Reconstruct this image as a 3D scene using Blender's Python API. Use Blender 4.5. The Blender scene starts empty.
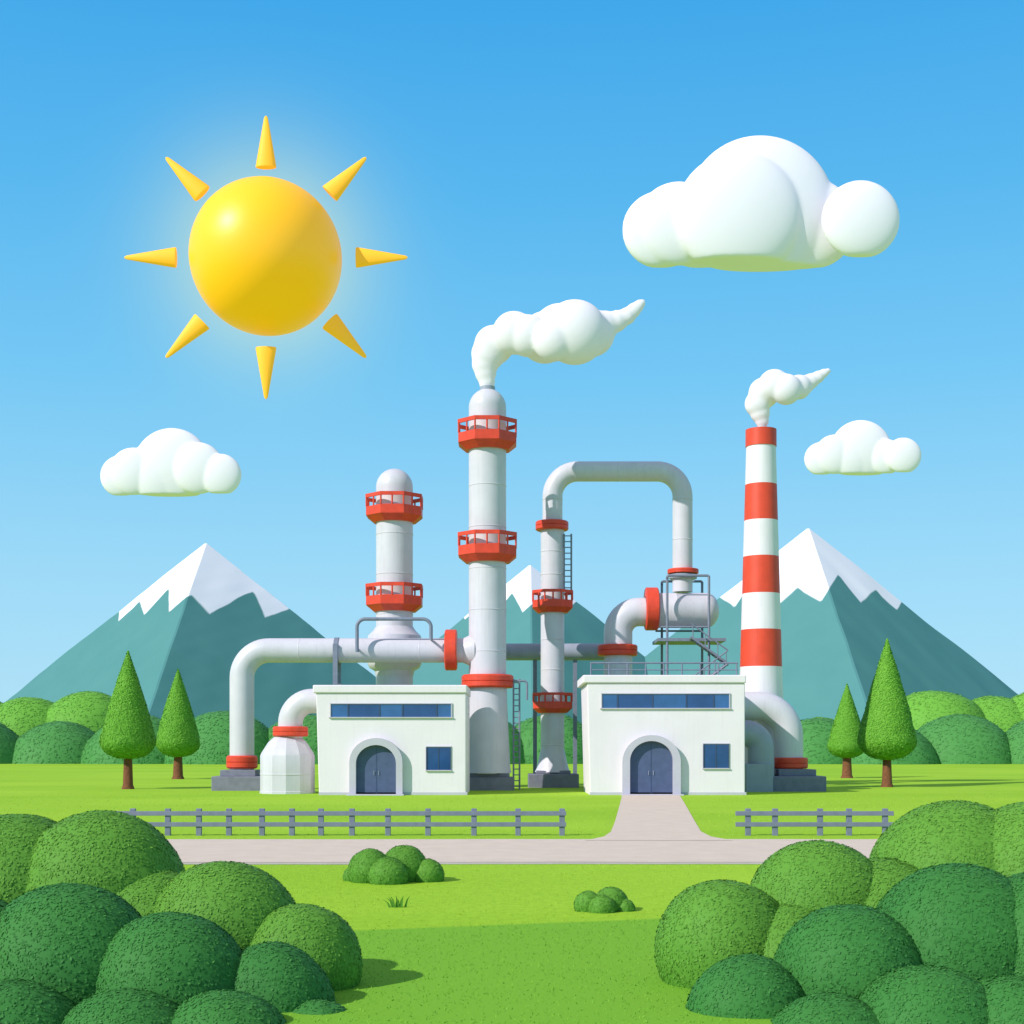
import bpy, bmesh, math, random
import numpy as np
from mathutils import Vector, Matrix
random.seed(7); rng=np.random.default_rng(7)
S=bpy.context.scene
F=1400.0; HC=2.5; YH=745.0
def X(px,d): return (px-512.0)*d/F
def Z(py,d): return HC-(py-YH)*d/F
def GD(py): return F*HC/(py-YH)
def M(r,d): return r*d/F
# ------------------------------------------------------------ materials
def new_mat(n):
    m=bpy.data.materials.new(n); m.use_nodes=True
    nt=m.node_tree; b=nt.nodes['Principled BSDF']; return m,nt,b
def paint(name,col,rough=0.5,var=0.08,scale=1.5,bump=0.0,bscale=30,metal=0.0,spec=0.4,streak=0.0,coat=0.0,emit=None):
    m,nt,b=new_mat(name); N=nt.nodes; L=nt.links
    tc=N.new('ShaderNodeTexCoord'); nz=N.new('ShaderNodeTexNoise'); nz.inputs['Scale'].default_value=scale; nz.inputs['Detail'].default_value=6
    L.new(tc.outputs['Object'],nz.inputs['Vector'])
    r=N.new('ShaderNodeMapRange'); r.inputs['From Min'].default_value=0.3; r.inputs['From Max'].default_value=0.7
    L.new(nz.outputs['Fac'],r.inputs['Value'])
    mx=N.new('ShaderNodeMix'); mx.data_type='RGBA'
    mx.inputs['A'].default_value=(*[max(0,c*(1-var)) for c in col],1); mx.inputs['B'].default_value=(*[min(1,c*(1+var*0.6)) for c in col],1)
    L.new(r.outputs['Result'],mx.inputs['Factor']); out=mx.outputs['Result']
    if streak>0:
        mp=N.new('ShaderNodeMapping'); mp.inputs['Scale'].default_value=(3.5,3.5,0.18); L.new(tc.outputs['Object'],mp.inputs['Vector'])
        n2=N.new('ShaderNodeTexNoise'); n2.inputs['Scale'].default_value=2.0; n2.inputs['Detail'].default_value=5; L.new(mp.outputs[0],n2.inputs['Vector'])
        r2=N.new('ShaderNodeMapRange'); r2.inputs['From Min'].default_value=0.52; r2.inputs['From Max'].default_value=0.8; r2.inputs['To Max'].default_value=streak
        L.new(n2.outputs['Fac'],r2.inputs['Value'])
        m2=N.new('ShaderNodeMix'); m2.data_type='RGBA'; L.new(r2.outputs['Result'],m2.inputs['Factor']); L.new(out,m2.inputs['A'])
        m2.inputs['B'].default_value=(col[0]*0.55,col[1]*0.52,col[2]*0.5,1); out=m2.outputs['Result']
    L.new(out,b.inputs['Base Color'])
    b.inputs['Roughness'].default_value=rough; b.inputs['Metallic'].default_value=metal; b.inputs['Specular IOR Level'].default_value=spec
    if coat: b.inputs['Coat Weight'].default_value=coat; b.inputs['Coat Roughness'].default_value=0.15
    if emit: b.inputs['Emission Color'].default_value=(*emit[0],1); b.inputs['Emission Strength'].default_value=emit[1]
    if bump>0:
        n3=N.new('ShaderNodeTexNoise'); n3.inputs['Scale'].default_value=bscale; n3.inputs['Detail'].default_value=5; L.new(tc.outputs['Object'],n3.inputs['Vector'])
        bp=N.new('ShaderNodeBump'); bp.inputs['Strength'].default_value=bump; bp.inputs['Distance'].default_value=0.05
        L.new(n3.outputs['Fac'],bp.inputs['Height']); L.new(bp.outputs[0],b.inputs['Normal'])
    return m
def leafmat(name,dark,light,scale=0.8,rough=0.6,trans=0.0):
    m,nt,b=new_mat(name); N=nt.nodes; L=nt.links
    at=N.new('ShaderNodeAttribute'); at.attribute_name='var'
    tc=N.new('ShaderNodeTexCoord'); nz=N.new('ShaderNodeTexNoise'); nz.inputs['Scale'].default_value=scale; nz.inputs['Detail'].default_value=3
    L.new(tc.outputs['Object'],nz.inputs['Vector'])
    a=N.new('ShaderNodeMath'); a.operation='MULTIPLY_ADD'; a.inputs[1].default_value=0.55; L.new(at.outputs['Fac'],a.inputs[0])
    s=N.new('ShaderNodeMath'); s.operation='MULTIPLY_ADD'; s.inputs[1].default_value=1.1; s.inputs[2].default_value=-0.3; L.new(nz.outputs['Fac'],s.inputs[0])
    L.new(s.outputs[0],a.inputs[2]); a.use_clamp=True
    mx=N.new('ShaderNodeMix'); mx.data_type='RGBA'; mx.inputs['A'].default_value=(*dark,1); mx.inputs['B'].default_value=(*light,1)
    L.new(a.outputs[0],mx.inputs['Factor']); L.new(mx.outputs['Result'],b.inputs['Base Color'])
    b.inputs['Roughness'].default_value=rough; b.inputs['Specular IOR Level'].default_value=0.12
    return m
M_PIPE=paint('pipe_paint',(0.62,0.60,0.65),0.40,0.05,1.2,streak=0.22)
M_PIPED=paint('pipe_grey',(0.33,0.36,0.43),0.45,0.08,1.5,streak=0.25)
M_RED=paint('red_paint',(0.74,0.065,0.028),0.45,0.12,3,streak=0.3)
M_STW=paint('stack_white',(0.80,0.76,0.78),0.5,0.04,1.0,streak=0.2)
M_STR=paint('stack_red',(0.74,0.07,0.028),0.5,0.10,1.5,streak=0.22)
M_BASE=paint('foundation_grey',(0.21,0.215,0.27),0.8,0.15,3,bump=0.3)
M_STEEL=paint('steel_grey',(0.20,0.23,0.30),0.5,0.12,4)
M_WALL=paint('white_render',(0.81,0.74,0.785),0.75,0.04,0.6,bump=0.12,bscale=14,streak=0.12)
M_WALLG=paint('grey_render',(0.52,0.50,0.57),0.75,0.06,0.8,bump=0.15,bscale=14)
M_DOOR=paint('door_paint',(0.08,0.11,0.21),0.45,0.12,3)
M_GLASSA=paint('glass_blue',(0.022,0.075,0.23),0.08,0.2,1.2,spec=0.7)
M_GLASSB=paint('glass_blue_light',(0.035,0.12,0.32),0.08,0.2,1.2,spec=0.7)
M_FRAME=paint('frame_navy',(0.05,0.08,0.16),0.4,0.1,3)
M_CLOUD=paint('cloud_white_glow',(0.76,0.725,0.76),1.0,0.01,0.02,spec=0.0,emit=((0.85,0.86,1.0),0.13))  # faint self-glow added to lift the clouds against green ground bounce
M_SMOKE=paint('smoke_white_glow',(0.76,0.72,0.755),1.0,0.02,0.6,spec=0.0,emit=((0.85,0.86,1.0),0.12))  # plumes carry a weak added emission that brightens them
M_SUN=paint('sun_yellow',(0.98,0.50,0.012),0.42,0.02,0.02,spec=0.45,emit=((1.0,0.40,0.005),0.36))
M_RAY=paint('sun_ray_orange',(0.95,0.46,0.02),0.6,0.02,0.02,emit=((1.0,0.45,0.02),0.32))
M_TRUNK=paint('bark',(0.20,0.075,0.03),0.9,0.3,6,bump=0.6,bscale=12)
M_FENCE=paint('fence_paint',(0.19,0.21,0.28),0.55,0.12,5,streak=0.2)
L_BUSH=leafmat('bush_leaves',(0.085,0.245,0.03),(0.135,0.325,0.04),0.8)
L_BUSHD=leafmat('bush_leaves_painted_shade',(0.035,0.165,0.035),(0.055,0.215,0.042),0.8)  # darker copy of the bush greens, with shade painted in
L_TREE=leafmat('tree_leaves',(0.11,0.33,0.03),(0.18,0.44,0.045),0.7)
L_FAR=leafmat('far_leaves',(0.070,0.25,0.062),(0.080,0.27,0.065),0.08)
L_FARL=leafmat('far_leaves_light',(0.14,0.38,0.045),(0.155,0.40,0.05),0.08)
L_GRASS=leafmat('grass_blades',(0.30,0.49,0.035),(0.38,0.57,0.05),0.3)
# ------------------------------------------------------------ helpers
def empty(name,loc=(0,0,0)):
    e=bpy.data.objects.new(name,None); e.location=loc; e.empty_display_size=0.5; S.collection.objects.link(e); return e
def obj(name,verts,faces,mat,parent=None,smooth=35):
    me=bpy.data.meshes.new(name); me.from_pydata([tuple(v) for v in verts],[],faces); me.validate(); 
    bm=bmesh.new(); bm.from_mesh(me); bmesh.ops.recalc_face_normals(bm,faces=bm.faces); bm.to_mesh(me); bm.free()
    me.materials.append(mat)
    o=bpy.data.objects.new(name,me); S.collection.objects.link(o)
    if smooth:
        me.shade_smooth(); me.set_sharp_from_angle(angle=math.radians(smooth))
    if parent:
        o.parent=parent; o.matrix_parent_inverse=Matrix.Translation(-Vector(parent.location))
    return o
def lathe(name,c,prof,mat,parent,seg=48,axis='z',smooth=35,phase=0.0,closed=False):
    V=[];Fc=[]
    n=len(prof)
    for r,h in prof:
        for k in range(seg):
            a=phase+2*math.pi*k/seg; p=(r*math.cos(a),r*math.sin(a),h)
            if axis=='x': p=(h,p[0],p[1])
            if axis=='y': p=(p[0],h,p[1])
            V.append((c[0]+p[0],c[1]+p[1],c[2]+p[2]))
    rr=range(n) if closed else range(n-1)
    for i in rr:
        j=(i+1)%n
        for k in range(seg):
            k2=(k+1)%seg
            Fc.append((i*seg+k,i*seg+k2,j*seg+k2,j*seg+k))
    if not closed:
        Fc.append(tuple(range(seg))); Fc.append(tuple((n-1)*seg+k for k in range(seg)))
    return obj(name,V,Fc,mat,parent,smooth)
def box(name,x0,x1,y0,y1,z0,z1,mat,parent,bev=0.0):
    V=[(x,y,z) for x in (x0,x1) for y in (y0,y1) for z in (z0,z1)]
    Fc=[(0,1,3,2),(4,6,7,5),(0,4,5,1),(2,3,7,6),(0,2,6,4),(1,5,7,3)]
    o=obj(name,V,Fc,mat,parent,0)
    if bev>0:
        m=o.modifiers.new('bevel','BEVEL'); m.width=bev; m.segments=3; m.limit_method='ANGLE'
    return o
def fillet(pts,R,n=12):
    P=[Vector(p) for p in pts]; out=[P[0]]
    for i in range(1,len(P)-1):
        a=(P[i]-P[i-1]).normalized(); b=(P[i+1]-P[i]).normalized(); c=max(-1,min(1,a.dot(b))); th=math.acos(c)
        if th<0.03 or R<=0: out.append(P[i]); continue
        t=R*math.tan(th/2); s=P[i]-a*t; nr=(b-a*c)/math.sin(th); cen=s+nr*R
        for k in range(n+1):
            f=th*k/n; out.append(cen+(-nr*math.cos(f)+a*math.sin(f))*R)
    out.append(P[-1]); return out
def tube(name,pts,r,mat,parent,R=0.0,seg=28,smooth=50):
    P=fillet(pts,R); 
    T=[]
    for i in range(len(P)):
        a=P[max(0,i-1)]; b=P[min(len(P)-1,i+1)]; T.append((b-a).normalized())
    u=T[0].orthogonal().normalized(); V=[];Fc=[]
    for i,p in enumerate(P):
        u=(u-T[i]*u.dot(T[i])).normalized(); w=T[i].cross(u)
        for k in range(seg):
            a=2*math.pi*k/seg; V.append(p+(u*math.cos(a)+w*math.sin(a))*r)
    for i in range(len(P)-1):
        for k in range(seg):
            k2=(k+1)%seg; Fc.append((i*seg+k,i*seg+k2,(i+1)*seg+k2,(i+1)*seg+k))
    Fc.append(tuple(range(seg))); Fc.append(tuple((len(P)-1)*seg+k for k in range(seg)))
    return obj(name,V,Fc,mat,parent,smooth)
def flange(name,c,r,h,parent,axis='z',mat=None,bolts=12):
    mat=mat or M_RED; b=h*0.12
    lathe(name,c,[(r-b,-h/2),(r,-h/2+b),(r,-0.03*h),(r-b*0.6,0),(r,0.03*h),(r,h/2-b),(r-b,h/2)],mat,parent,40,axis)
def bar(name,a,b,r,mat,parent): return tube(name,[a,b],r,mat,parent,0,8)
def platform(name,c,r,h,ri,parent):
    e=parent; x,y,z=c; n=8; ph=math.pi/8
    t=0.13*h
    lathe(name+'_deck',(x,y,z),[(ri,-h),(r*0.74,-h),(r*0.97,-h*0.80),(r,-h*0.78),(r,-h*0.46),(r*0.93,-h*0.44),(ri,-h*0.44)],M_RED,e,n,smooth=0,phase=ph,closed=True)
    lathe(name+'_top_rail',(x,y,z),[(r*1.02,0),(r*1.02,-t),(r*0.95,-t),(r*0.95,0)],M_RED,e,n,smooth=0,phase=ph,closed=True)
    for k in range(n):
        for f in (0,0.5):
            a=ph+2*math.pi*k/n; a2=ph+2*math.pi*(k+1)/n
            px=(math.cos(a)*(1-f)+math.cos(a2)*f)*r*0.985; py=(math.sin(a)*(1-f)+math.sin(a2)*f)*r*0.985
            bar(name+'_post',(x+px,y+py,z-h*0.45),(x+px,y+py,z-t*0.5),0.05,M_RED,e)
# ------------------------------------------------------------ tall tower
D1=78.0
def tz(py): return Z(py,D1)
def column(name,pxc,d,topy,rpx,platforms,collars,base):
    x=X(pxc,d); e=empty(name,(x,d,0)); r=M(rpx,d)
    zt=Z(topy,d); zs=zt-r*1.0
    zb=0.9
    prof=[(r,zb)]
    zz=zb+2.2
    while zz<zs-0.5:
        prof+=[(r,zz-0.03),(r*1.018,zz-0.015),(r*1.018,zz+0.015),(r,zz+0.03)]; zz+=2.3
    prof.append((r,zs))
    for k in range(1,13):
        a=math.pi/2*k/12; prof.append((max(r*math.cos(a),0.01),zs+r*math.sin(a)))
    lathe('shell',(x,d,0),prof,M_PIPE,e,56)
    for i,(pt,pb,pr) in enumerate(platforms):
        platform('platform_%d'%(i+1),(x,d,Z(pt,d)),M(pr,d)*1.04,Z(pt,d)-Z(pb,d),r*1.001+0.01,e)
    for i,(a,b,cr) in enumerate(collars):
        zz=(Z(a,d)+Z(b,d))/2; flange('collar_%d'%(i+1),(x,d,zz),M(cr,d),Z(a,d)-Z(b,d),e)
    bw=M(base,d)
    box('foundation',x-bw,x+bw,d-bw*0.75,d+bw*0.75,-0.05,0.72,M_BASE,e,0.05)
    box('plinth',x-bw*0.82,x+bw*0.82,d-bw*0.6,d+bw*0.6,0.72,0.95,M_BASE,e,0.03)
    return e,x,r
e,x,r=column('distillation_tower',487.5,D1,389,18.7,[(422,451,30),(534,563,30)],[(675,688,26)],27)
lathe('skirt',(x,D1,0),[(r*1.28,0.95),(r*1.22,1.3),(r*1.04,tz(700)),(r*1.04,tz(689))],M_PIPE,e,48)
lathe('vent',(x,D1,0),[(0.42,tz(393)),(0.42,tz(387)),(0.36,tz(387)),(0.34,tz(393))],M_PIPED,e,24)
DSH=80.6
e2,x2,r2=column('distillation_tower',394.5,DSH,469,18.4,[(496,523,28.5),(585,612,28.5)],[],26)
zsh=lambda p:Z(p,DSH)
lathe('shoulder',(x2,DSH,0),[(r2*1.02,zsh(627)),(r2*1.16,zsh(631)),(M(26.5,DSH),zsh(636)),(M(27,DSH),zsh(640)),(M(27,DSH),zsh(664)),(M(25,DSH),zsh(668)),(r2*1.08,zsh(671)),(r2*1.02,zsh(676))],M_PIPE,e2,48)
# ------------------------------------------------------------ big pipeline
e=empty('elevated_pipeline',(X(350,D1),D1,0))
rp=M(12.2,D1)
tube('pipe',[(X(242,D1),D1,0.9),(X(242,D1),D1,tz(650.5)),(X(480,D1),D1,tz(650.5))],rp,M_PIPE,e,R=M(27,D1),seg=36)
flange('flange_vertical',(X(242,D1),D1,tz(762)),M(15.5,D1),M(13,D1),e)
lathe('flange_tower',(X(451,D1),D1,tz(650)),[(M(19,D1),-M(6,D1)),(M(20.5,D1),-M(5,D1)),(M(20.5,D1),M(5,D1)),(M(19,D1),M(6,D1))],M_RED,e,40,'x')
lathe('reducer',(X(463,D1),D1,tz(650.5)),[(rp*1.0,0),(rp*1.22,M(6,D1)),(rp*1.3,M(12,D1))],M_PIPE,e,36,'x')
box('foundation',X(217,D1),X(266,D1),D1-1.5,D1+1.3,-0.05,0.78,M_BASE,e,0.05)
box('plinth',X(224,D1),X(259,D1),D1-1.1,D1+0.9,0.78,1.12,M_BASE,e,0.03)
for px in (300,420): lathe('weld',(X(px,D1),D1,tz(650.5)),[(rp*1.001,-0.03),(rp*1.02,0),(rp*1.001,0.03)],M_PIPE,e,36,'x')
lathe('strap',(X(337,D1),D1,tz(650.5)),[(rp*1.01,-0.12),(rp*1.07,-0.12),(rp*1.07,0.12),(rp*1.01,0.12)],M_STEEL,e,36,'x')
box('strap_leg',X(337,D1)-0.13,X(337,D1)+0.13,D1-0.85,D1-0.68,0,tz(645),M_STEEL,e)
box('strap_leg_2',X(337,D1)-0.13,X(337,D1)+0.13,D1+0.68,D1+0.85,0,tz(645),M_STEEL,e)
y=D1-1.2
tube('guard_rail',[(X(357,y),y,Z(652,y)),(X(357,y),y,Z(619,y)),(X(378,y),y,Z(619,y))],0.10,M_STEEL,e,0.45,10)
tube('guard_rail_2',[(X(412,y),y,Z(619,y)),(X(431,y),y,Z(619,y)),(X(431,y),y,Z(640,y))],0.10,M_STEEL,e,0.45,10)
bar('guard_rail_3',(X(378,y),y,Z(619,y)),(X(412,y),y,Z(619,y)),0.095,M_STEEL,e)
for px,pb in ((357,650),(431,640)): bar('guard_bracket',(X(px,y),y,Z(pb-1,y)),(X(px,y),D1-0.5,Z(pb-1,y)),0.07,M_STEEL,e)
e=empty('connecting_pipe',(X(560,86),86,0))
tube('pipe',[(X(490,D1),D1+0.2,tz(653)),(X(494,86),86,Z(652,86)),(X(618,86),86,Z(652,86)),(X(618,83),83.2,Z(652,86))],M(8.5,86),M_PIPED,e,R=0.6)
for px in (535,575): box('support',X(px,86)-0.12,X(px,86)+0.12,85.88,86.12,0,Z(660,86),M_STEEL,e)
def ladder(name,xa,xb,y,z0,z1,parent,st=0.32,r=0.05):
    bar(name+'_rail_1',(xa,y,z0),(xa,y,z1),r,M_STEEL,parent); bar(name+'_rail_2',(xb,y,z0),(xb,y,z1),r,M_STEEL,parent)
    z=z0+0.2
    while z<z1: bar(name+'_rung',(xa,y,z),(xb,y,z),r*0.6,M_STEEL,parent); z+=st
e=empty('access_ladder',(X(517,D1),D1,0))
ladder('ladder',X(513.5,D1),X(519.5,D1),D1-0.2,0.0,tz(679),e)
tube('hoop',[(X(506,D1),D1-0.2,tz(681)),(X(527,D1),D1-0.2,tz(681)),(X(527,D1),D1-0.2,tz(700))],0.06,M_STEEL,e,0.2,8)
# ------------------------------------------------------------ small tank
DT=72.6
e=empty('storage_tank',(X(287,DT),DT,0)); xt=X(287.5,DT); rt=M(27,DT)
lathe('shell',(xt,DT,0),[(rt*1.02,0),(rt*1.02,0.12),(rt,0.14),(rt,0.95),(rt*1.012,0.97),(rt*1.012,1.01),(rt,1.03),(rt,Z(756,DT)),(rt*0.96,Z(753,DT)),(rt*0.70,Z(742,DT)),(rt*0.5,Z(737,DT))],M_PIPE,e,12,smooth=20,phase=0.1)
flange('flange',(X(290.5,DT),DT,Z(731.5,DT)),M(17.5,DT),M(10,DT),e)
tube('outlet_pipe',[(X(290.5,DT),DT,Z(738,DT)),(X(290.5,DT),DT,Z(701,DT)),(X(332,DT),DT,Z(701,DT))],M(12.3,DT),M_PIPE,e,R=M(22,DT),seg=32)
# ------------------------------------------------------------ thin column with overhead pipe
D2=83.0
def z2(py): return Z(py,D2)
def x2_(px): return X(px,D2)
e=empty('scrubber_column',(x2_(552),D2,0)); r=M(11.8,D2)
prof=[(r*1.5,0.9),(r*1.35,1.15),(r*1.02,2.2),(r,2.3)]
for py in (745,670,640,575,552): prof+=[(r,z2(py)-0.03),(r*1.03,z2(py)-0.012),(r*1.03,z2(py)+0.012),(r,z2(py)+0.03)]
prof+=[(r,z2(526))]
lathe('shell',(x2_(552.5),D2,0),prof,M_PIPE,e,40)
flange('collar',(x2_(552),D2,z2(526)),M(16.5,D2),M(9,D2),e)
platform('platform_1',(x2_(552.5),D2,z2(591)),M(21.5,D2),z2(591)-z2(613),r*1.02,e)
platform('platform_2',(x2_(552.5),D2,z2(693)),M(21,D2),z2(693)-z2(713),r*1.02,e)
box('foundation',x2_(528),x2_(578),D2-1.25,D2+1.25,-0.05,0.8,M_BASE,e,0.05)
box('plinth',x2_(536),x2_(570),D2-0.95,D2+0.95,0.8,1.0,M_BASE,e,0.03)
ladder('ladder',x2_(563.8),x2_(571),D2-0.45,z2(592),z2(535),e,0.34,0.055)
e=empty('overhead_pipe',(x2_(617),D2,0)); ro=M(10,D2)
tube('pipe',[(x2_(552.5),D2,z2(522)),(x2_(552.5),D2,z2(471.5)),(x2_(682.5),D2,z2(471.5)),(x2_(682.5),D2,z2(592))],ro,M_PIPE,e,R=M(25,D2),seg=32)
for (px,py,ax) in ((575,471.5,'x'),(618,471.5,'x'),(660,471.5,'x'),(682.5,500,'z'),(552.5,500,'z'),(682.5,540,'z')):
    lathe('weld',(x2_(px),D2,z2(py)),[(ro*1.001,-0.03),(ro*1.035,0),(ro*1.001,0.03)],M_PIPE,e,32,ax)
flange('flange',(x2_(683),D2,z2(571.5)),M(15.5,D2),M(4.5,D2),e)
lathe('flange_lower',(x2_(683),D2,z2(577)),[(M(13,D2),-M(2.2,D2)),(M(14,D2),-M(1.5,D2)),(M(14,D2),M(2.2,D2))],M_PIPED,e,32)
e=empty('horizontal_vessel',(x2_(680),D2,0)); rv=M(17.5,D2)
xc=x2_(645); Lr=x2_(706)-xc
prof=[(rv*0.8,0),(rv,0.15),(rv,Lr*0.5-0.03),(rv*1.015,Lr*0.5),(rv,Lr*0.5+0.03),(rv,Lr)]
for k in range(1,11):
    a=math.pi/2*k/10; prof.append((max(rv*math.cos(a),0.01),Lr+M(13,D2)*math.sin(a)))
lathe('shell',(xc,D2,z2(610.5)),prof,M_PIPE,e,44,'x')
lathe('flange_end',(x2_(651.5),D2,z2(609)),[(M(20,D2),-M(6.5,D2)),(M(21.5,D2),-M(5.5,D2)),(M(21.5,D2),M(5.5,D2)),(M(20,D2),M(6.5,D2))],M_RED,e,40,'x')
tube('elbow',[(x2_(650),D2,z2(612)),(x2_(618,),D2,z2(612)),(x2_(618),D2,0)],M(14.3,D2),M_PIPE,e,R=M(21,D2),seg=34)
flange('flange_elbow',(x2_(617.5),D2,z2(650.5)),M(20,D2),M(11,D2),e)
e=empty('access_scaffold',(x2_(690),D2,0))
yf=D2-1.45; yb=D2+1.45
box('deck',x2_(655),x2_(722),yf-0.1,yb+0.1,z2(643),z2(640),M_STEEL,e)
for px in (664.5,705.5):
    for y in (yf,yb): bar('post',(x2_(px),y,0),(x2_(px),y,z2(579)),0.075,M_STEEL,e)
for y in (yf,yb):
    tube('top_rail',[(x2_(664.5),y,z2(582)),(x2_(664.5),y,z2(578.5)),(x2_(705.5),y,z2(578.5)),(x2_(705.5),y,z2(582))],0.075,M_STEEL,e,0.12,8)
    bar('mid_rail',(x2_(658),y,z2(629)),(x2_(706),y,z2(629)),0.06,M_STEEL,e)
for k in range(2):
    pa,pb=((686,640),(722,666)) if k==0 else ((722,666),(690,690))
    for y in (yf-0.15,yf-0.85):
        bar('stringer',(x2_(pa[0]),y,z2(pa[1])),(x2_(pb[0]),y,z2(pb[1])),0.07,M_STEEL,e)
    y=yf-0.85
    bar('handrail',(x2_(pa[0]),y,z2(pa[1]-13)),(x2_(pb[0]),y,z2(pb[1]-13)),0.04,M_STEEL,e)
    for i in range(9):
        f=(i+0.5)/9; xx=x2_(pa[0]+(pb[0]-pa[0])*f); zz=z2(pa[1]+(pb[1]-pa[1])*f)
        box('tread',xx-0.13,xx+0.13,yf-0.83,yf-0.17,zz-0.02,zz+0.02,M_STEEL,e)
        if i%3==0: bar('baluster',(xx,yf-0.85,zz),(xx,yf-0.85,zz+M(13,D2)),0.03,M_STEEL,e)
# ------------------------------------------------------------ smokestack
D3=79.0
def z3(py): return Z(py,D3)
def x3(px): return X(px,D3)
xs=x3(761)
e=empty('striped_smokestack',(xs,D3,0))
def sr(py): return M(14.2+(py-430)/(667-430)*6.6,D3)
bands=[(430,447,'r'),(447,485,'w'),(485,521,'r'),(521,557,'w'),(557,594,'r'),(594,630,'w'),(630,667,'r')]
for i,(a,b,c) in enumerate(bands):
    ra,rb=sr(a),sr(b); mat=M_STR if c=='r' else M_STW
    if i==0:
        lathe('cap',(xs,D3,0),[(rb*1.05,z3(b)),(ra*1.08,z3(a)),(ra*0.8,z3(a)),(ra*0.78,z3(b)+0.3)],mat,e,48)
    else: lathe('band_%d'%i,(xs,D3,0),[(rb,z3(b)),(ra,z3(a))],mat,e,48)
lathe('base_shaft',(xs,D3,0),[(sr(667)*1.35,0),(sr(667)*1.2,1.5),(sr(667)*1.06,z3(700)),(sr(667),z3(667))],M_STW,e,48)
e=empty('flue_duct',(x3(780),D3,0))
DD=76.6
tube('duct',[(X(742,DD),DD+0.2,Z(706,DD)),(X(788.5,DD),DD,Z(706,DD)),(X(788.5,DD),DD,0.9)],M(14.5,DD),M_PIPE,e,R=M(30,DD),seg=36)
flange('flange',(X(792,DD)-0.1,DD,Z(763,DD)),M(17.5,DD),M(11,DD),e)
tube('lower_duct',[(X(738,74.6),75.4,Z(733,75.4)),(X(761,75.4),75.4,Z(733,75.4)),(X(761,75.4),75.4,0.6)],M(13,DD),M_PIPED,e,R=M(16,DD),seg=32)
box('foundation',X(767,DD),X(820,DD),DD-1.6,DD+1.3,-0.05,0.82,M_BASE,e,0.05)
box('plinth',X(775,DD),X(812,DD),DD-1.1,DD+0.9,0.82,1.18,M_BASE,e,0.03)
box('duct_footing',X(740,DD),X(766.5,DD),DD-2.0,DD+1.0,-0.05,1.5,M_PIPED,e,0.04)
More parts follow.
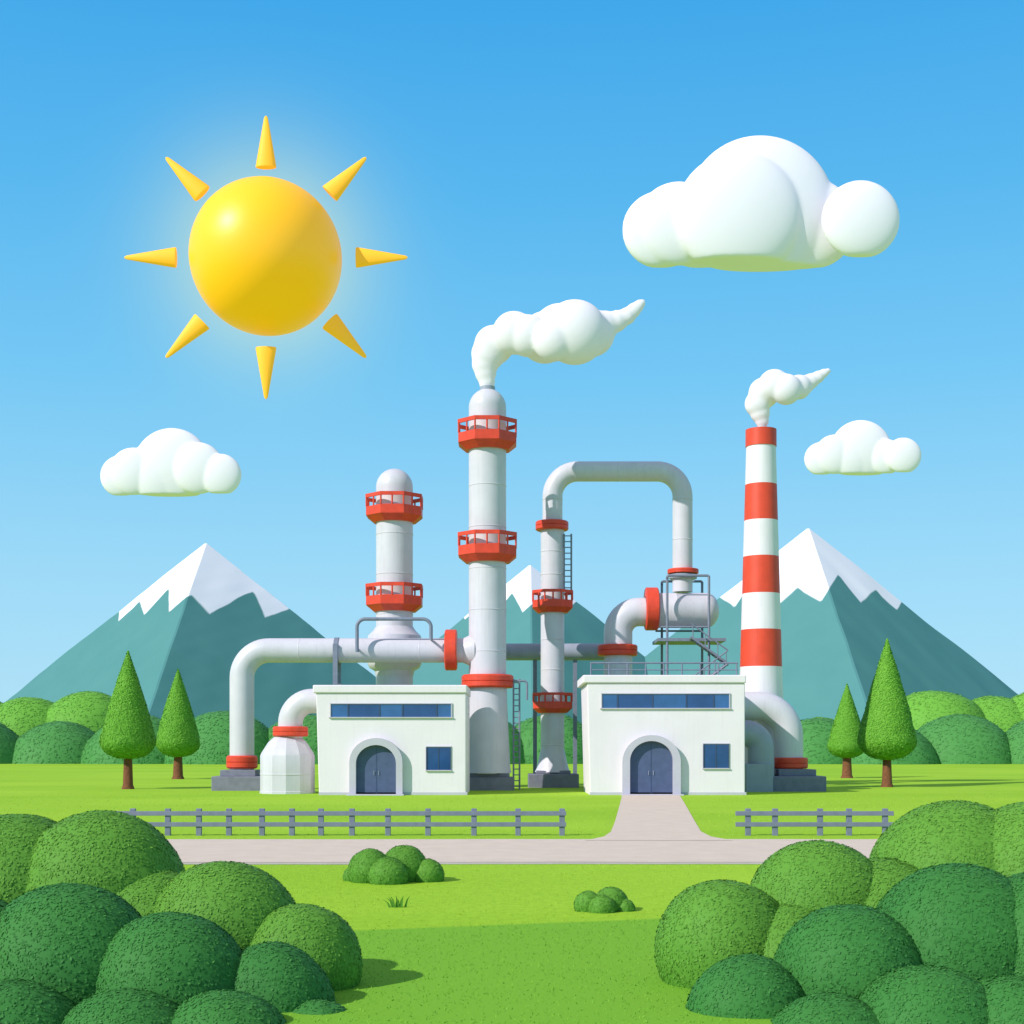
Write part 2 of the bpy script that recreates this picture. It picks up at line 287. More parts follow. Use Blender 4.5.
# ------------------------------------------------------------ buildings
def arch_pts(cx,w,z0,ztop,n=20):
    r=w/2; zc=ztop-r*0.92
    P=[(cx-r,z0)]
    for k in range(n+1):
        a=math.pi-math.pi*k/n; P.append((cx+r*math.cos(a),zc+0.92*r*math.sin(a)))
    P.append((cx+r,z0)); return P
def building(l,rgt,top,parb,bl,strip,door_o,door_i,win,panes,rail):
    d=70.0; dep=6.0
    e=empty('process_building',(X((l+rgt)/2,d),d,0))
    Xd=lambda p:X(p,d); Zd=lambda p:Z(p,d)
    zt=Zd(top); zp=Zd(parb)
    x0,x1=Xd(bl),Xd(rgt-1); V=[]
    for z in (-0.05,zp):
        V+=[(x0-(0.0 if z>0 else -0.15),d,z),(x1,d,z),(x1,d+dep,z),(x0-(0.0 if z>0 else -0.15),d+dep,z)]
    Fc=[(0,1,5,4),(1,2,6,5),(2,3,7,6),(3,0,4,7),(4,5,6,7),(0,3,2,1)]
    o=obj('walls',V,Fc,M_WALL,e,0); m=o.modifiers.new('bevel','BEVEL'); m.width=0.05; m.segments=3
    p0,p1=Xd(l),Xd(rgt)
    o=box('parapet',p0,p1,d-0.10,d+0.35,zp,zt,M_WALL,e,0.06)
    box('parapet_back',p0,p1,d+dep-0.3,d+dep+0.12,zp,zt,M_WALL,e,0.04)
    box('parapet_side_1',p0,p0+0.42,d+0.352,d+dep-0.302,zp,zt-0.003,M_WALL,e,0.03)
    box('parapet_side_2',p1-0.42,p1,d+0.352,d+dep-0.302,zp,zt-0.003,M_WALL,e,0.03)
    box('skirting',Xd(bl)+0.14,Xd(rgt)+0.02,d-0.03,d+0.02,-0.04,0.14,M_WALLG,e,0.01)
    a,b_,c,f=strip; sx0,sx1,sz1,sz0=Xd(a),Xd(b_),Zd(c),Zd(f)
    t=0.05
    box('window_frame_top',sx0-t,sx1+t,d-0.07,d+0.01,sz1,sz1+t,M_WALLG,e)
    box('window_sill',sx0-t-0.05,sx1+t+0.05,d-0.10,d+0.01,sz0-t,sz0,M_WALLG,e)
    box('window_jamb_1',sx0-t,sx0,d-0.065,d+0.01,sz0,sz1,M_WALLG,e); box('window_jamb_2',sx1,sx1+t,d-0.065,d+0.01,sz0,sz1,M_WALLG,e)
    n=len(panes); w=(sx1-sx0)
    acc=0; tot=sum(panes)
    for i,pw in enumerate(panes):
        xa=sx0+w*acc/tot; acc+=pw; xb=sx0+w*acc/tot
        box('pane_%d'%i,xa,xb,d-0.02,d+0.005,sz0,sz1,M_GLASSA if i%2 else M_GLASSB,e)
        if i: box('mullion_%d'%i,xa-0.025,xa+0.025,d-0.05,d-0.018,sz0+0.002,sz1-0.002,M_FRAME,e)
    a,b_,c,f=win; sx0,sx1,sz1,sz0=Xd(a),Xd(b_),Zd(c),Zd(f)
    box('small_window_glass',sx0,sx1,d-0.02,d+0.004,sz0,sz1,M_GLASSA,e)
    box('small_window_top',sx0-t,sx1+t,d-0.06,d+0.01,sz1,sz1+t,M_WALLG,e); box('small_window_sill',sx0-t-0.03,sx1+t+0.03,d-0.10,d+0.01,sz0-t,sz0,M_WALLG,e)
    box('small_window_jamb_1',sx0-t,sx0,d-0.058,d+0.01,sz0,sz1,M_FRAME,e); box('small_window_jamb_2',sx1,sx1+t,d-0.058,d+0.01,sz0,sz1,M_FRAME,e)
    box('small_window_mullion',(sx0+sx1)/2-0.018,(sx0+sx1)/2+0.018,d-0.04,d-0.018,sz0+0.002,sz1-0.002,M_FRAME,e)
    ox0,ox1,oy=door_o; ix0,ix1,iy=door_i
    cxo=Xd((ox0+ox1)/2); cxi=Xd((ix0+ix1)/2)
    O=arch_pts(cxo,Xd(ox1)-Xd(ox0),0,Zd(oy)); I=arch_pts(cxi,Xd(ix1)-Xd(ix0),0,Zd(iy)); n=len(O)
    V=[];Fc=[]
    for (Y,P) in ((d-0.34,O),(d-0.34,I),(d-0.002,O),(d-0.002,I)): V+=[(p[0],Y,p[1]) for p in P]
    for k in range(n-1):
        Fc+=[(k,k+1,n+k+1,n+k),(2*n+k,3*n+k,3*n+k+1,2*n+k+1),(k,2*n+k,2*n+k+1,k+1),(n+k,n+k+1,3*n+k+1,3*n+k)]
    Fc+=[(0,n,3*n,2*n),(n-1,3*n-1,4*n-1,2*n-1)]
    obj('door_surround',V,Fc,M_WALLG,e,30)
    D=I; V=[(p[0],d-0.03,p[1]) for p in D]+[(p[0],d-0.004,p[1]) for p in D]
    Fc=[tuple(range(n)),tuple(range(2*n-1,n-1,-1))]+[(k,k+1,n+k+1,n+k) for k in range(n-1)]+[(n-1,0,n,2*n-1)]
    obj('door_leaf',V,Fc,M_DOOR,e,0)
    zc=Zd(iy)
    box('door_meeting_strip',cxi-0.02,cxi+0.02,d-0.042,d-0.028,0.02,zc-0.08,M_FRAME,e)
    for s in (-1,1): bar('door_handle',(cxi+s*0.12,d-0.07,1.0),(cxi+s*0.12,d-0.07,1.22),0.015,M_PIPED,e)
    box('door_step',Xd(ox0)-0.1,Xd(ox1)+0.1,d-0.9,d-0.345,-0.04,0.06,M_WALLG,e,0.01)
    box('roof_deck',p0+0.43,p1-0.43,d+0.36,d+dep-0.31,zp-0.1,zp+0.05,M_WALLG,e)
    if rail:
        ra,rb,ry=rail; yy=d+1.2; z1=Z(ry,yy)
        bar('roof_rail_top',(X(ra,yy),yy,z1),(X(rb,yy),yy,z1),0.045,M_STEEL,e); bar('roof_rail_mid',(X(ra,yy),yy,z1-0.35),(X(rb,yy),yy,z1-0.35),0.03,M_STEEL,e)
        k=ra+1
        while k<=rb: bar('roof_rail_post',(X(k,yy),yy,zp),(X(k,yy),yy,z1),0.04,M_STEEL,e); k+=18.2
    return e
building(313,467,685,693,316,(331,451,704,717),(350,403,738),(356.5,396.5,745),(427,450,747,770),[1.2,2.2,1.6,2.4,1],None)
building(583,746,675,683,587,(602,729,694,708),(622,680,735),(629.5,672.5,741),(704,728,744,768),[1,2.3,2.2,1.8,1],(590,738,663))
# ------------------------------------------------------------ smoke & clouds
def blob(name,spheres,d,mat,vox,ys=1.0,clip=None,smooth_it=8):
    bm=bmesh.new()
    for s in spheres:
        px,py,r=s[:3]; dy=s[3] if len(s)>3 else 0
        R=M(r,d)
        mt=Matrix.Translation((X(px,d),d+dy,Z(py,d)))@Matrix.Diagonal((R,R*ys,R,1))
        bmesh.ops.create_icosphere(bm,subdivisions=5,radius=1,matrix=mt)
    if clip is not None:
        zc=Z(clip,d)
        for v in bm.verts:
            if v.co.z<zc: v.co.z=zc-0.02*(zc-v.co.z)
    me=bpy.data.meshes.new(name); bm.to_mesh(me); bm.free(); me.materials.append(mat)
    o=bpy.data.objects.new(name,me); S.collection.objects.link(o)
    m=o.modifiers.new('remesh','REMESH'); m.mode='VOXEL'; m.voxel_size=vox; m.use_smooth_shade=True
    m=o.modifiers.new('smooth','SMOOTH'); m.factor=0.5; m.iterations=smooth_it
    return o
blob('steam_plume',[(487,389,7),(487,382,8.5),(485.5,373,11),(485,364,13.5),(488,354,17),(494,345,20),(514,336,21.5,-0.6),(528,340,21,-0.8),(545,336,26,0.3),(560,331,27.5),(574,337,32,-0.9),(553,347,21,-1.3),(591,333,24),(605,325,14.5),(617,321,11),(627,316,9),(634,310,7.5),(639,305.5,6),(642,303,4.5)],D1,M_SMOKE,0.10,0.7,None,8)
blob('smoke_plume',[(762,428,4.5),(762,421,7),(760,413,10),(757.5,404,13),(764,393,15.5),(773,387,16,-0.4),(784,392,15.5,-0.6),(798,388,12.5,-0.2),(804,385,10),(811,381,8),(818,377,6.5),(824,373,4.8),(828,371,3.3)],D3,M_SMOKE,0.08,0.7,None,7)
DC=460
blob('cloud',[(661,230,39),(678,226,42,-2),(700,226,43),(760,211,75),(735,222,62,-6),(812,224,45),(853,231,38.5,-10),(790,240,40)],DC,M_CLOUD,0.6,0.34,267,12)
blob('cloud',[(121,476,21),(134,472,24,-1),(172,467,39),(160,475,28,-1),(200,470,26,-3),(223,477,21,-4)],DC,M_CLOUD,0.36,0.34,495.5,12)
blob('cloud',[(821,459,17),(834,455,20,-1),(861,451,31),(852,457,22,-1),(884,458,18,-2),(900,458,18,-4)],DC,M_CLOUD,0.32,0.34,474.5,11)
# ------------------------------------------------------------ sun ornament in sky
DS=900.0; sc=Vector((X(266,DS),DS,Z(257.5,DS)))
e=empty('sun',sc)
bm=bmesh.new(); bmesh.ops.create_uvsphere(bm,u_segments=96,v_segments=48,radius=M(75.5,DS),matrix=Matrix.Translation(sc))
me=bpy.data.meshes.new('disc'); bm.to_mesh(me); bm.free(); me.materials.append(M_SUN); me.shade_smooth()
o=bpy.data.objects.new('disc',me); S.collection.objects.link(o); o.parent=e; o.matrix_parent_inverse=Matrix.Translation(-sc)
for k in range(8):
    a=math.pi/4*k; dr=Vector((math.cos(a),0,math.sin(a))); sd=Vector((-math.sin(a),0,math.cos(a))); yy=Vector((0,1,0))
    r0,r1=M(90,DS),M(141.5,DS); w=M(10.3,DS); w1=M(2.0,DS)
    V=[];n=16
    for (rr,ww) in ((r0,w*0.98),(r0+M(1.5,DS),w),(r1-M(2,DS),w1),(r1,w1*0.4)):
        for j in range(n):
            t=2*math.pi*j/n; V.append(sc+dr*rr+sd*ww*math.cos(t)+yy*ww*0.5*math.sin(t))
    Fc=[(i*n+j,i*n+(j+1)%n,(i+1)*n+(j+1)%n,(i+1)*n+j) for i in range(3) for j in range(n)]+[tuple(range(n)),tuple(3*n+j for j in range(n))]
    obj('ray_%d'%(k+1),V,Fc,M_RAY,e,50)
# ------------------------------------------------------------ foliage
def foliage(name,P,Nn,core_v,core_f,leaf,mat,parent=None,jit=0.6,out=0.22,aspect=0.6):
    n=len(P)
    Nj=Nn+rng.normal(0,jit,(n,3)); Nj/=np.linalg.norm(Nj,axis=1)[:,None]
    rv=rng.normal(0,1,(n,3)); U=np.cross(Nj,rv); U/=np.linalg.norm(U,axis=1)[:,None]; W=np.cross(Nj,U)
    s=leaf*rng.uniform(0.6,1.3,n)[:,None]
    C=P+Nn*(rng.uniform(-0.2,1,n)[:,None]*leaf*out)
    a=C-U*s*0.5; b=C+W*s*aspect*0.5; c=C+U*s*0.5; d_=C-W*s*aspect*0.5
    LV=np.stack([a,b,c,d_],1).reshape(-1,3)
    nc=len(core_v); V=np.vstack([np.asarray(core_v,float).reshape(-1,3),LV]) if nc else LV
    me=bpy.data.meshes.new(name)
    lf=(np.arange(n*4).reshape(-1,4)+nc)
    nv=len(V); me.vertices.add(nv); me.vertices.foreach_set('co',V.ravel())
    cl=[len(f) for f in core_f]; cfl=[i for f in core_f for i in f]
    loops=np.concatenate([np.array(cfl,dtype=np.int32),lf.ravel().astype(np.int32)])
    tot=np.concatenate([np.array(cl,dtype=np.int32),np.full(n,4,dtype=np.int32)])
    st=np.concatenate([[0],np.cumsum(tot)[:-1]]).astype(np.int32)
    me.loops.add(len(loops)); me.loops.foreach_set('vertex_index',loops)
    me.polygons.add(len(tot)); me.polygons.foreach_set('loop_start',st); me.polygons.foreach_set('loop_total',tot)
    sm=np.zeros(len(tot),dtype=bool); sm[:len(cl)]=True; me.polygons.foreach_set('use_smooth',sm)
    me.update(calc_edges=True); me.validate()
    at=me.attributes.new('var','FLOAT','FACE'); vv=np.concatenate([np.full(len(cl),0.4),rng.uniform(0,1,n)]).astype(np.float32); at.data.foreach_set('value',vv)
    me.materials.append(mat)
    o=bpy.data.objects.new(name,me); S.collection.objects.link(o)
    if parent: o.parent=parent; o.matrix_parent_inverse=Matrix.Translation(-Vector(parent.location))
    return o
def wob(D,k,seed):
    r=np.random.default_rng(seed); s=np.zeros(len(D))
    for i in range(5):
        w=r.normal(0,k*(1+i*0.5),3); s+=np.sin(D@w+r.uniform(0,6))/(1+i*0.5)
    return s/3
def bush(name,lobes,leaf,dens,mat,parent=None,wb=0.03,jit=0.22,ys=0.9):
    Ps=[];Ns=[];CV=[];CF=[]
    L=[(np.array(l[:3]),np.array([l[3],l[3]*ys,l[4] if len(l)>4 else l[3]])) for l in lobes]
    bm=bmesh.new(); bmesh.ops.create_icosphere(bm,subdivisions=5,radius=1); base=np.array([v.co[:] for v in bm.verts]); bf=[[v.index for v in f.verts] for f in bm.faces]; bm.free()
    off=0
    for i,(c,r) in enumerate(L):
        sd=i*13+len(name)
        B=base*(1+wb*wob(base,2.2,sd)[:,None])*r*0.998+c
        CV.append(B); CF+=[[k+off for k in f] for f in bf]; off+=len(B)
        area=4*math.pi*(r.mean()**2); n=int(area*dens)
        D=rng.normal(0,1,(n,3)); D/=np.linalg.norm(D,axis=1)[:,None]
        P=D*(1+wb*wob(D,2.2,sd)[:,None])*r+c; Nn=D/r; Nn/=np.linalg.norm(Nn,axis=1)[:,None]
        k=(P[:,2]>-0.02)
        for j,(c2,r2_) in enumerate(L):
            if j!=i: k&=(np.linalg.norm((P-c2)/r2_,axis=1)>0.96)
        k&=(Nn[:,1]<0.6)
        Ps.append(P[k]);Ns.append(Nn[k])
    return foliage(name,np.vstack(Ps),np.vstack(Ns),np.vstack(CV),CF,leaf,mat,parent,jit)
def lob(px,py,r,d,rz=None):
    R=M(r,d); return (X(px,d),d,Z(py,d),R)+((M(rz,d),) if rz else ())
def fg(name,back,front):
    l0=back[0]; e=empty(name,(l0[0],l0[1],0))
    bush('sunlit_foliage',back,0.036,1500,L_BUSH,e)  # back lobes: sunlight is put into the lighter leaf green
    bush('shaded_foliage',front,0.036,1500,L_BUSHD,e)  # front lobes: shade is put into the darker leaf green
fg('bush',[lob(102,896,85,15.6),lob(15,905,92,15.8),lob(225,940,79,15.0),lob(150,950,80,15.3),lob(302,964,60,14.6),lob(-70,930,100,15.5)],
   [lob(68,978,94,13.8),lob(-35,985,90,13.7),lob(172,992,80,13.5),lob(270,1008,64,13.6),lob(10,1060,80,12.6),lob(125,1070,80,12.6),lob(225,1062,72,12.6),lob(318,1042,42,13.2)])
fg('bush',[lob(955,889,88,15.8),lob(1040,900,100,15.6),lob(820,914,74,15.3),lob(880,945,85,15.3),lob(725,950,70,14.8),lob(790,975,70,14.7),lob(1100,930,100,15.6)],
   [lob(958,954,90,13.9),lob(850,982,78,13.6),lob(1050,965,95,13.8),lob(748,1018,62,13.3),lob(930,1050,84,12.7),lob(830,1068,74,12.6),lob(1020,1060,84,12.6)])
d=25.8; bush('bush',[lob(404,868,23,d),lob(370,871,22,d-0.2),lob(428,875,16,d-0.1),lob(388,877,20,d-0.5),lob(353,877,10,d)],0.042,1600,L_BUSH,wb=0.03)
d=21.2; bush('bush',[lob(611,904,17,d),lob(588,905,14,d-0.1),lob(625,909,10,d-0.1),lob(602,909,14,d-0.25)],0.034,2400,L_BUSH,wb=0.03)
V=[];Fc=[]; dt=GD(907)
for k in range(13):
    px=398+random.uniform(-8,8); lean=(px-398)*0.9+random.uniform(-2,2); h=random.uniform(8,13)
    b=M(1.3,dt); x0=X(px,dt); y0=dt+random.uniform(-.1,.1); i=len(V)
    V+=[(x0-b,y0,0),(x0+b,y0,0),(x0+b*0.6+M(lean*0.35,dt),y0-0.01,M(h*0.6,dt)),(x0-b*0.6+M(lean*0.35,dt),y0-0.01,M(h*0.6,dt)),(x0+M(lean,dt),y0-0.03,M(h,dt))]
    Fc+=[(i,i+1,i+2,i+3),(i+3,i+2,i+4)]
obj('grass_tuft',V,Fc,L_BUSH,None,0)
def tree(pxc,gy,topy,boty,w):
    d=GD(gy); x=X(pxc,d); e=empty('conical_tree',(x,d,0)); zt,zb=Z(topy,d),Z(boty,d); R=M(w/2,d); H=zt-zb
    def rad(t):
        t=np.asarray(t,float)
        lo=np.sqrt(np.clip(1-((0.16-t)/0.16)**2,0,1)); hi=1-((np.clip(t,0.16,1)-0.16)/0.84)**1.2
        return np.where(t<0.16,lo*1.0,hi)*R+0.0
    tr=M(4.6,d)
    lathe('trunk',(x,d,0),[(tr*1.5,-0.05),(tr*1.1,0.25),(tr*0.85,zb+0.4),(tr*0.25,zb+H*0.7)],M_TRUNK,e,14)
    for k in range(6):
        a=k*2.4; zz=zb+H*(0.1+0.08*k); q=float(rad((zz-zb)/H))*0.8
        bar('limb',(x,d,zz-0.3),(x+q*math.cos(a),d+q*math.sin(a),zz+0.25),tr*0.22,M_TRUNK,e)
    seed=int(pxc)
    n=14000; t=rng.uniform(0,1,n*2); rr=rad(t); keep=rng.uniform(0,1,n*2)<rr/R+0.05; t=t[keep]; rr=rr[keep]; n=len(t); a=rng.uniform(0,2*math.pi,n)
    def disp(t,a):
        D=np.stack([np.cos(a),np.sin(a),t*4],1); return 1+0.035*wob(D,2.2,seed)
    q=disp(t,a); P=np.stack([x+rr*q*np.cos(a),d+rr*q*np.sin(a),zb+t*H],1)
    sl=(rad(np.clip(t+0.01,0,1))-rad(np.clip(t-0.01,0,1)))/(0.02*H)
    Nn=np.stack([np.cos(a),np.sin(a),-sl],1); Nn/=np.linalg.norm(Nn,axis=1)[:,None]
    CV=[];CF=[];ns=40;nt=50
    for i in range(nt+1):
        tt=0.002+0.996*i/nt; A=2*np.pi*np.arange(ns)/ns; T=np.full(ns,tt); r_=rad(T)*disp(T,A)*0.995
        CV.append(np.stack([x+r_*np.cos(A),d+r_*np.sin(A),zb+T*H],1))
        if i<nt: CF+=[[i*ns+k,i*ns+(k+1)%ns,(i+1)*ns+(k+1)%ns,(i+1)*ns+k] for k in range(ns)]
    foliage('crown',P,Nn,np.vstack(CV),CF,0.12,L_TREE,e,0.25,0.35)
tree(128,789,651,759,53); tree(178,779,669,757,43); tree(847,778,684,758,37); tree(887,787,639,760,56)
far=[];farl=[]
for (px,top,r) in [(60,722,60),(-30,715,64),(140,715,62),(225,711,62),(310,714,60),(390,720,52),(480,713,54),(550,714,54),(620,720,50),(720,720,50),(815,718,54),(885,721,56),(960,714,60),(1050,716,60),(1130,712,64),(-110,712,64),(1210,716,64)]:
    dd=190+rng.uniform(-4,4); far.append(lob(px,top+r,r,dd))
for (px,top,r) in [(88,692,56),(30,698,62),(-30,694,64),(-100,700,64),(935,690,60),(992,697,60),(1045,690,62),(1120,700,62),(820,717,42)]:
    dd=208+rng.uniform(-3,3); farl.append(lob(px,top+r,r,dd))
bush('distant_tree_line',far,0.38,9,L_FAR,None,wb=0.03,jit=0.12)
bush('distant_tree_line',farl,0.38,9,L_FARL,None,wb=0.03,jit=0.12)
# ------------------------------------------------------------ fences
DF=GD(835.5)
def fence(pa,pb,posts):
    e=empty('rail_fence',(X((pa+pb)/2,DF),DF,0)); Zf=lambda p:Z(p,DF)
    for p in posts:
        x=X(p,DF); o=box('post',x-0.075,x+0.075,DF-0.06,DF+0.06,-0.1,Zf(808.5),M_FENCE,e,0.012)
    for (a,b) in ((811,815.5),(822,826.5)):
        box('rail',X(pa,DF),X(pb,DF),DF-0.10,DF-0.062,Zf(b),Zf(a),M_FENCE,e,0.008)
fence(113,566,[133,168,199,229,262,292,321,352,388,428,474,518,562])
fence(735,893,[748,775,820,849,885])
# ------------------------------------------------------------ ground
def groundmat():
    m,nt,b=new_mat('grass_ground'); N=nt.nodes; L=nt.links
    tc=N.new('ShaderNodeTexCoord')
    def noise(s,det=6,sc=None):
        n=N.new('ShaderNodeTexNoise'); n.inputs['Scale'].default_value=s; n.inputs['Detail'].default_value=det
        if sc:
            mp=N.new('ShaderNodeMapping'); mp.inputs['Scale'].default_value=sc; L.new(tc.outputs['Object'],mp.inputs['Vector']); L.new(mp.outputs[0],n.inputs['Vector'])
        else: L.new(tc.outputs['Object'],n.inputs['Vector'])
        return n
    r=N.new('ShaderNodeValToRGB'); n1=noise(0.05,4,(1,2.2,1)); L.new(n1.outputs['Fac'],r.inputs['Fac'])
    r.color_ramp.elements[0].position=0.38; r.color_ramp.elements[0].color=(0.28,0.50,0.032,1)
    r.color_ramp.elements[1].position=0.62; r.color_ramp.elements[1].color=(0.34,0.56,0.042,1)
    n2=noise(6,8); mx=N.new('ShaderNodeMix'); mx.data_type='RGBA'; mx.blend_type='MULTIPLY'; mx.inputs['Factor'].default_value=1
    r2=N.new('ShaderNodeMapRange'); r2.inputs['From Min'].default_value=0.3; r2.inputs['From Max'].default_value=0.7; r2.inputs['To Min'].default_value=0.90; r2.inputs['To Max'].default_value=1.06
    L.new(n2.outputs['Fac'],r2.inputs['Value']); L.new(r.outputs['Color'],mx.inputs['A']); L.new(r2.outputs['Result'],mx.inputs['B'])
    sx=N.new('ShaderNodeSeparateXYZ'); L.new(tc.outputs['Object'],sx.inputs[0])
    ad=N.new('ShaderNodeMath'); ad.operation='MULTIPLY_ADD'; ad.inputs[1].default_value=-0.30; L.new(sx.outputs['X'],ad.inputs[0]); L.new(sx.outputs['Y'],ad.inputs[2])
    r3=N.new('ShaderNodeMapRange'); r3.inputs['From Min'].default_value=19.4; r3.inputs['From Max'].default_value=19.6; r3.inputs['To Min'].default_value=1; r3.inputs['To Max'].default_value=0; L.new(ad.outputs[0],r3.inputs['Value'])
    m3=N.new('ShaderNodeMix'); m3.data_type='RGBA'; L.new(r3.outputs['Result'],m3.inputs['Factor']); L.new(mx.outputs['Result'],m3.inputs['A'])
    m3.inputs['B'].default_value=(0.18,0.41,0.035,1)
    L.new(m3.outputs['Result'],b.inputs['Base Color']); b.inputs['Roughness'].default_value=0.95; b.inputs['Specular IOR Level'].default_value=0.05
    n4=noise(25,6); bp=N.new('ShaderNodeBump'); bp.inputs['Strength'].default_value=0.2; bp.inputs['Distance'].default_value=0.02; L.new(n4.outputs['Fac'],bp.inputs['Height']); L.new(bp.outputs[0],b.inputs['Normal'])
    return m
G=groundmat()
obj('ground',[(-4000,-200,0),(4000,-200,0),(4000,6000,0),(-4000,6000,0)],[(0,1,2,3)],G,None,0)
M_ROAD=paint('gravel_path',(0.66,0.55,0.45),0.9,0.06,1.5,bump=0.3,bscale=40,spec=0.1)
M_EDGE=paint('path_edging',(0.50,0.46,0.38),0.9,0.08,2.0,bump=0.3,bscale=30,spec=0.1)
def strip(name,yn,yf,z,mat,amp,sd):
    xs=np.linspace(-150,150,601); r=np.random.default_rng(sd)
    a=sum(np.sin(xs*w+r.uniform(0,6))*amp/(1+i) for i,w in enumerate((0.35,0.9,2.1,4.3)))
    b=sum(np.sin(xs*w+r.uniform(0,6))*amp/(1+i) for i,w in enumerate((0.3,1.0,2.4,4.9)))
    n=len(xs); V=[(x,yn+p,z) for x,p in zip(xs,a)]+[(x,yf+p,z) for x,p in zip(xs,b)]
    obj(name,V,[(i,i+1,n+i+1,n+i) for i in range(n-1)],mat,None,0)
strip('road',GD(862.5),GD(839.5),0.010,M_ROAD,0.05,3)
strip('road_edging',GD(864.5),GD(862.3),0.005,M_EDGE,0.05,3)
Lp=[(622,796),(619.5,806),(615,822),(611,832),(604,837),(585,841)]; Rp=[(680,796),(686,806),(695,822),(701,832),(711,837),(733,841)]
V=[];
for (a,b) in zip(Lp,Rp):
    dy=GD(a[1]); V+=[(X(a[0],dy),dy,0.016),(X(b[0],dy),dy,0.016)]
dy=70-0.1; V=[(X(622,dy),dy,0.016),(X(680,dy),dy,0.016)]+V
obj('footpath',V,[(2*i,2*i+1,2*i+3,2*i+2) for i in range(len(V)//2-1)],M_ROAD,None,0)
def blades(n,d0,d1,hh,wid,lo=0):
    u=rng.uniform(0,1,n); Y=np.sqrt(d0*d0+u*(d1*d1-d0*d0)); Xx=rng.uniform(-0.55,0.55,n)*Y
    yn,yf=GD(863.5),GD(839.5)
    k=~((Y>yn)&(Y<yf)); pl=np.interp(Y,[39.8,42,70],[X(611,40.2),X(613,42),X(622,69)]); pr=np.interp(Y,[39.8,42,70],[X(701,40.2),X(699,42),X(680,69)])
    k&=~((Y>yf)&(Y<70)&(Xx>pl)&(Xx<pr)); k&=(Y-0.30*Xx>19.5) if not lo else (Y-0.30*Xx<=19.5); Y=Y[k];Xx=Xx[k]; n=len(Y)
    h=hh*rng.uniform(0.5,1.4,n); a=rng.uniform(0,math.pi,n); w=wid*rng.uniform(.6,1.3,n)
    dx=np.cos(a)*w; dy=np.sin(a)*w; lx=rng.normal(0,0.7,n)*h; ly=rng.normal(0,0.7,n)*h; z=np.zeros(n)
    V=np.stack([np.stack([Xx-dx,Y-dy,z],1),np.stack([Xx+dx,Y+dy,z],1),np.stack([Xx+lx,Y+ly,h],1)],1)
    return V
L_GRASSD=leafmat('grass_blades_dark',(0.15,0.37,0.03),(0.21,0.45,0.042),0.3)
def grassobj(name,B,mat):
    n=len(B); me=bpy.data.meshes.new(name); me.vertices.add(n*3); me.vertices.foreach_set('co',B.ravel()); me.loops.add(n*3); me.loops.foreach_set('vertex_index',np.arange(n*3,dtype=np.int32))
    me.polygons.add(n); me.polygons.foreach_set('loop_start',(np.arange(n)*3).astype(np.int32)); me.polygons.foreach_set('loop_total',np.full(n,3,dtype=np.int32)); me.update(calc_edges=True)
    at=me.attributes.new('var','FLOAT','FACE'); at.data.foreach_set('value',rng.uniform(0,1,n).astype(np.float32)); me.materials.append(mat)
    S.collection.objects.link(bpy.data.objects.new(name,me))
grassobj('grass',np.concatenate([blades(60000,11,32,0.016,0.006),blades(15000,30,72,0.03,0.012)]),L_GRASS)
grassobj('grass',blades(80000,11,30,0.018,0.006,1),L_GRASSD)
# ------------------------------------------------------------ mountains
def mountmat(name):
    m,nt,b=new_mat(name); N=nt.nodes; L=nt.links
    tc=N.new('ShaderNodeTexCoord')
    at=N.new('ShaderNodeAttribute'); at.attribute_name='snow'
    n=N.new('ShaderNodeTexNoise'); n.inputs['Scale'].default_value=0.03; n.inputs['Detail'].default_value=5; L.new(tc.outputs['Object'],n.inputs['Vector'])
    a=N.new('ShaderNodeMath'); a.operation='MULTIPLY_ADD'; a.inputs[1].default_value=0.02; L.new(n.outputs['Fac'],a.inputs[0]); L.new(at.outputs['Fac'],a.inputs[2])
    r=N.new('ShaderNodeMapRange'); r.inputs['From Min'].default_value=0.505; r.inputs['From Max'].default_value=0.515; L.new(a.outputs[0],r.inputs['Value'])
    rk=N.new('ShaderNodeMix'); rk.data_type='RGBA'; rk.inputs['A'].default_value=(0.078,0.235,0.235,1); rk.inputs['B'].default_value=(0.10,0.27,0.265,1); L.new(n.outputs['Fac'],rk.inputs['Factor'])  # distance haze is mixed into the rock colour as teal
    mx=N.new('ShaderNodeMix'); mx.data_type='RGBA'; L.new(r.outputs['Result'],mx.inputs['Factor']); L.new(rk.outputs['Result'],mx.inputs['A']); mx.inputs['B'].default_value=(0.84,0.82,0.87,1)
    L.new(mx.outputs['Result'],b.inputs['Base Color']); b.inputs['Roughness'].default_value=0.95; b.inputs['Specular IOR Level'].default_value=0.05
    return m
MM=mountmat('hazed_mountain_rock')
def tri(t): t=np.mod(t,1.0); return 1-np.abs(2*t-1)
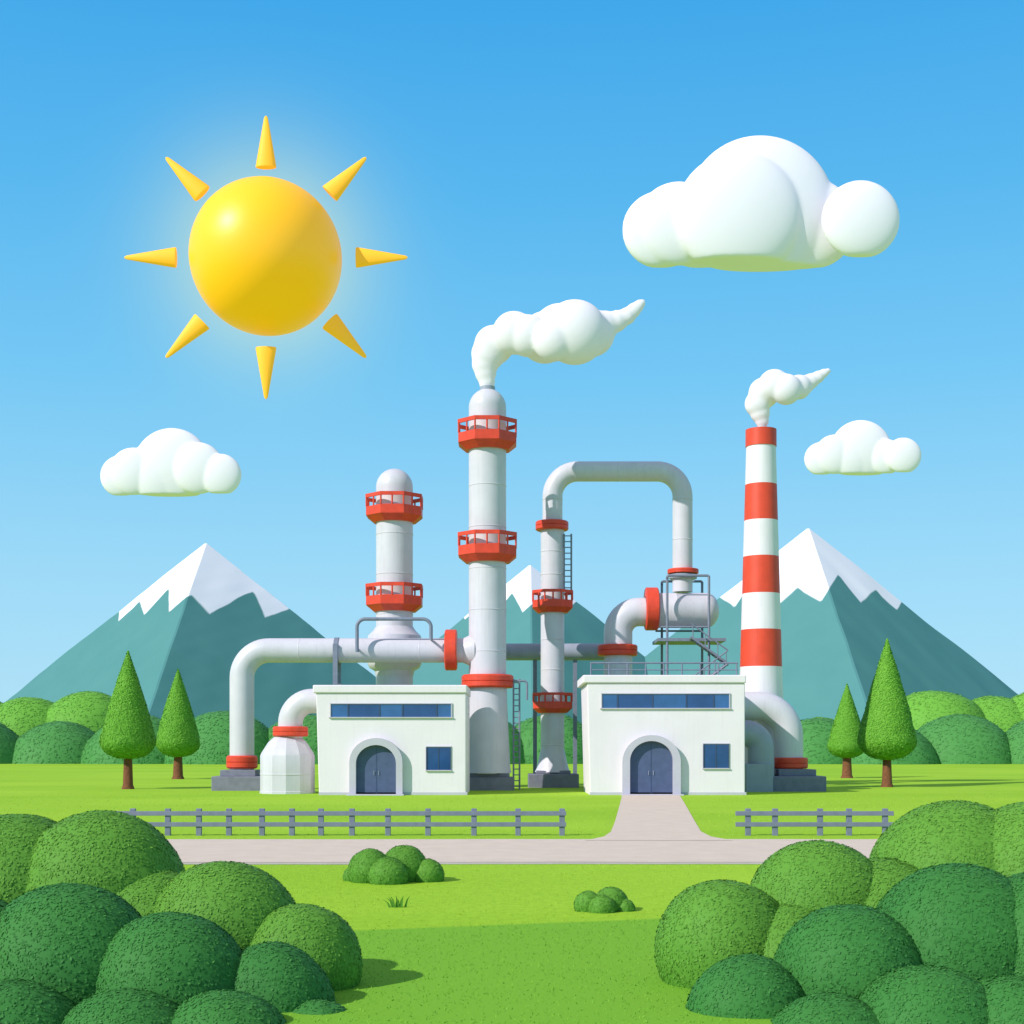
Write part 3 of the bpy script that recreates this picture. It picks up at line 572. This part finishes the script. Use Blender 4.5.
def mountain(px,py,sl,snowpx,seed):
    d=1500.0; H=Z(py,d); Rr=H/sl*1.0; n=260
    g=np.linspace(-1,1,n); U,V_=np.meshgrid(g,g); base=1-(np.abs(U)+np.abs(V_)*1.0)
    D=np.stack([U.ravel(),V_.ravel(),np.zeros(n*n)],1)
    w=wob(D,7,seed).reshape(n,n)*0.008+wob(D,20,seed+1).reshape(n,n)*0.003
    hgt=(base+w*np.clip((1-base)*4,0,1))*H
    s=(U-V_*0.15)*7.0+seed*0.37
    lo=snowpx/(YH-py)
    zig=(tri(s)-0.5)*0.11+(tri(s*0.47+0.3)-0.5)*0.06
    snow=0.515+( (base - (1-lo)) - zig )
    cx,cy=X(px,d),d
    V=np.stack([cx+U.ravel()*Rr,cy+V_.ravel()*Rr,np.maximum(hgt.ravel(),-5)],1)
    idx=np.arange(n*n).reshape(n,n); f=np.stack([idx[:-1,:-1],idx[:-1,1:],idx[1:,1:],idx[1:,:-1]],-1).reshape(-1,4)
    me=bpy.data.meshes.new('mountain'); me.from_pydata(V.tolist(),[],f.tolist()); me.update()
    at=me.attributes.new('snow','FLOAT','POINT'); at.data.foreach_set('value',snow.ravel().astype(np.float32)); me.materials.append(MM); me.shade_smooth(); me.set_sharp_from_angle(angle=math.radians(25))
    o=bpy.data.objects.new('mountain',me); S.collection.objects.link(o)
mountain(206,542,0.79,64,3); mountain(530,564,0.80,42,8); mountain(808,527,0.79,68,5); mountain(-60,660,0.7,5,11); mountain(1110,640,0.7,6,12)
# ------------------------------------------------------------ camera
cd=bpy.data.cameras.new('camera'); cam=bpy.data.objects.new('camera',cd); S.collection.objects.link(cam); S.camera=cam
cam.location=(0,0,HC); cam.rotation_euler=(math.pi/2,0,0); cd.sensor_width=36; cd.lens=F/1024*36; cd.shift_y=(YH-512)/1024; cd.clip_end=10000; cd.clip_start=0.1
# ------------------------------------------------------------ light
ts=Vector((-0.68,-0.50,0.58)).normalized(); el=math.asin(ts.z); rot=math.atan2(ts.x,ts.y)
sl=bpy.data.lights.new('sun_lamp','SUN'); sl.energy=4.3; sl.angle=math.radians(0.5); sl.color=(1,0.935,0.90)
so=bpy.data.objects.new('sun_lamp',sl); S.collection.objects.link(so); so.rotation_euler=ts.to_track_quat('Z','Y').to_euler(); so.location=(-60,-40,60)
w=bpy.data.worlds.new('World'); S.world=w; w.use_nodes=True; nt=w.node_tree; N=nt.nodes; L=nt.links
bg=N['Background']; bg.inputs['Strength'].default_value=0.1
sky=N.new('ShaderNodeTexSky'); sky.sky_type='NISHITA'; sky.sun_disc=False; sky.sun_elevation=el; sky.sun_rotation=rot; sky.dust_density=0.3; sky.ozone_density=2.0
tc=N.new('ShaderNodeTexCoord'); sx=N.new('ShaderNodeSeparateXYZ'); L.new(tc.outputs['Generated'],sx.inputs[0])
rp_=N.new('ShaderNodeValToRGB'); cr=rp_.color_ramp; L.new(sx.outputs['Z'],rp_.inputs['Fac'])
cr.elements[0].position=0.0; cr.elements[0].color=(0.45,0.78,0.97,1)
cr.elements[1].position=0.48; cr.elements[1].color=(0.045,0.40,0.86,1)
for p,c in ((0.12,(0.34,0.72,0.97)),(0.25,(0.18,0.60,0.95)),(0.36,(0.10,0.50,0.91)),(0.62,(0.40,0.46,0.60)),(1.0,(0.46,0.46,0.56))):
    x_=cr.elements.new(p); x_.color=(*c,1)
scl=N.new('ShaderNodeVectorMath'); scl.operation='SCALE'; scl.inputs['Scale'].default_value=10; L.new(rp_.outputs['Color'],scl.inputs[0])
mx=N.new('ShaderNodeMix'); mx.data_type='RGBA'; mx.inputs['Factor'].default_value=0.92; L.new(sky.outputs[0],mx.inputs['A']); L.new(scl.outputs[0],mx.inputs['B'])
gd=Vector(((266-512)/F,1,(YH-257)/F)).normalized()
dp=N.new('ShaderNodeVectorMath'); dp.operation='DOT_PRODUCT'; dp.inputs[1].default_value=gd; L.new(tc.outputs['Generated'],dp.inputs[0])
mxm=N.new('ShaderNodeMath'); mxm.operation='MAXIMUM'; mxm.inputs[1].default_value=0; L.new(dp.outputs['Value'],mxm.inputs[0])
pw=N.new('ShaderNodeMath'); pw.operation='POWER'; pw.inputs[1].default_value=560; L.new(mxm.outputs[0],pw.inputs[0])
pm=N.new('ShaderNodeMath'); pm.operation='MULTIPLY'; pm.inputs[1].default_value=0.85; L.new(pw.outputs[0],pm.inputs[0])
gl=N.new('ShaderNodeMix'); gl.data_type='RGBA'; L.new(pm.outputs[0],gl.inputs['Factor']); L.new(mx.outputs['Result'],gl.inputs['A']); gl.inputs['B'].default_value=(6.6,8.4,6.0,1)
L.new(gl.outputs['Result'],bg.inputs['Color'])
S.view_settings.view_transform='Standard'; S.view_settings.look='None'; S.view_settings.exposure=0
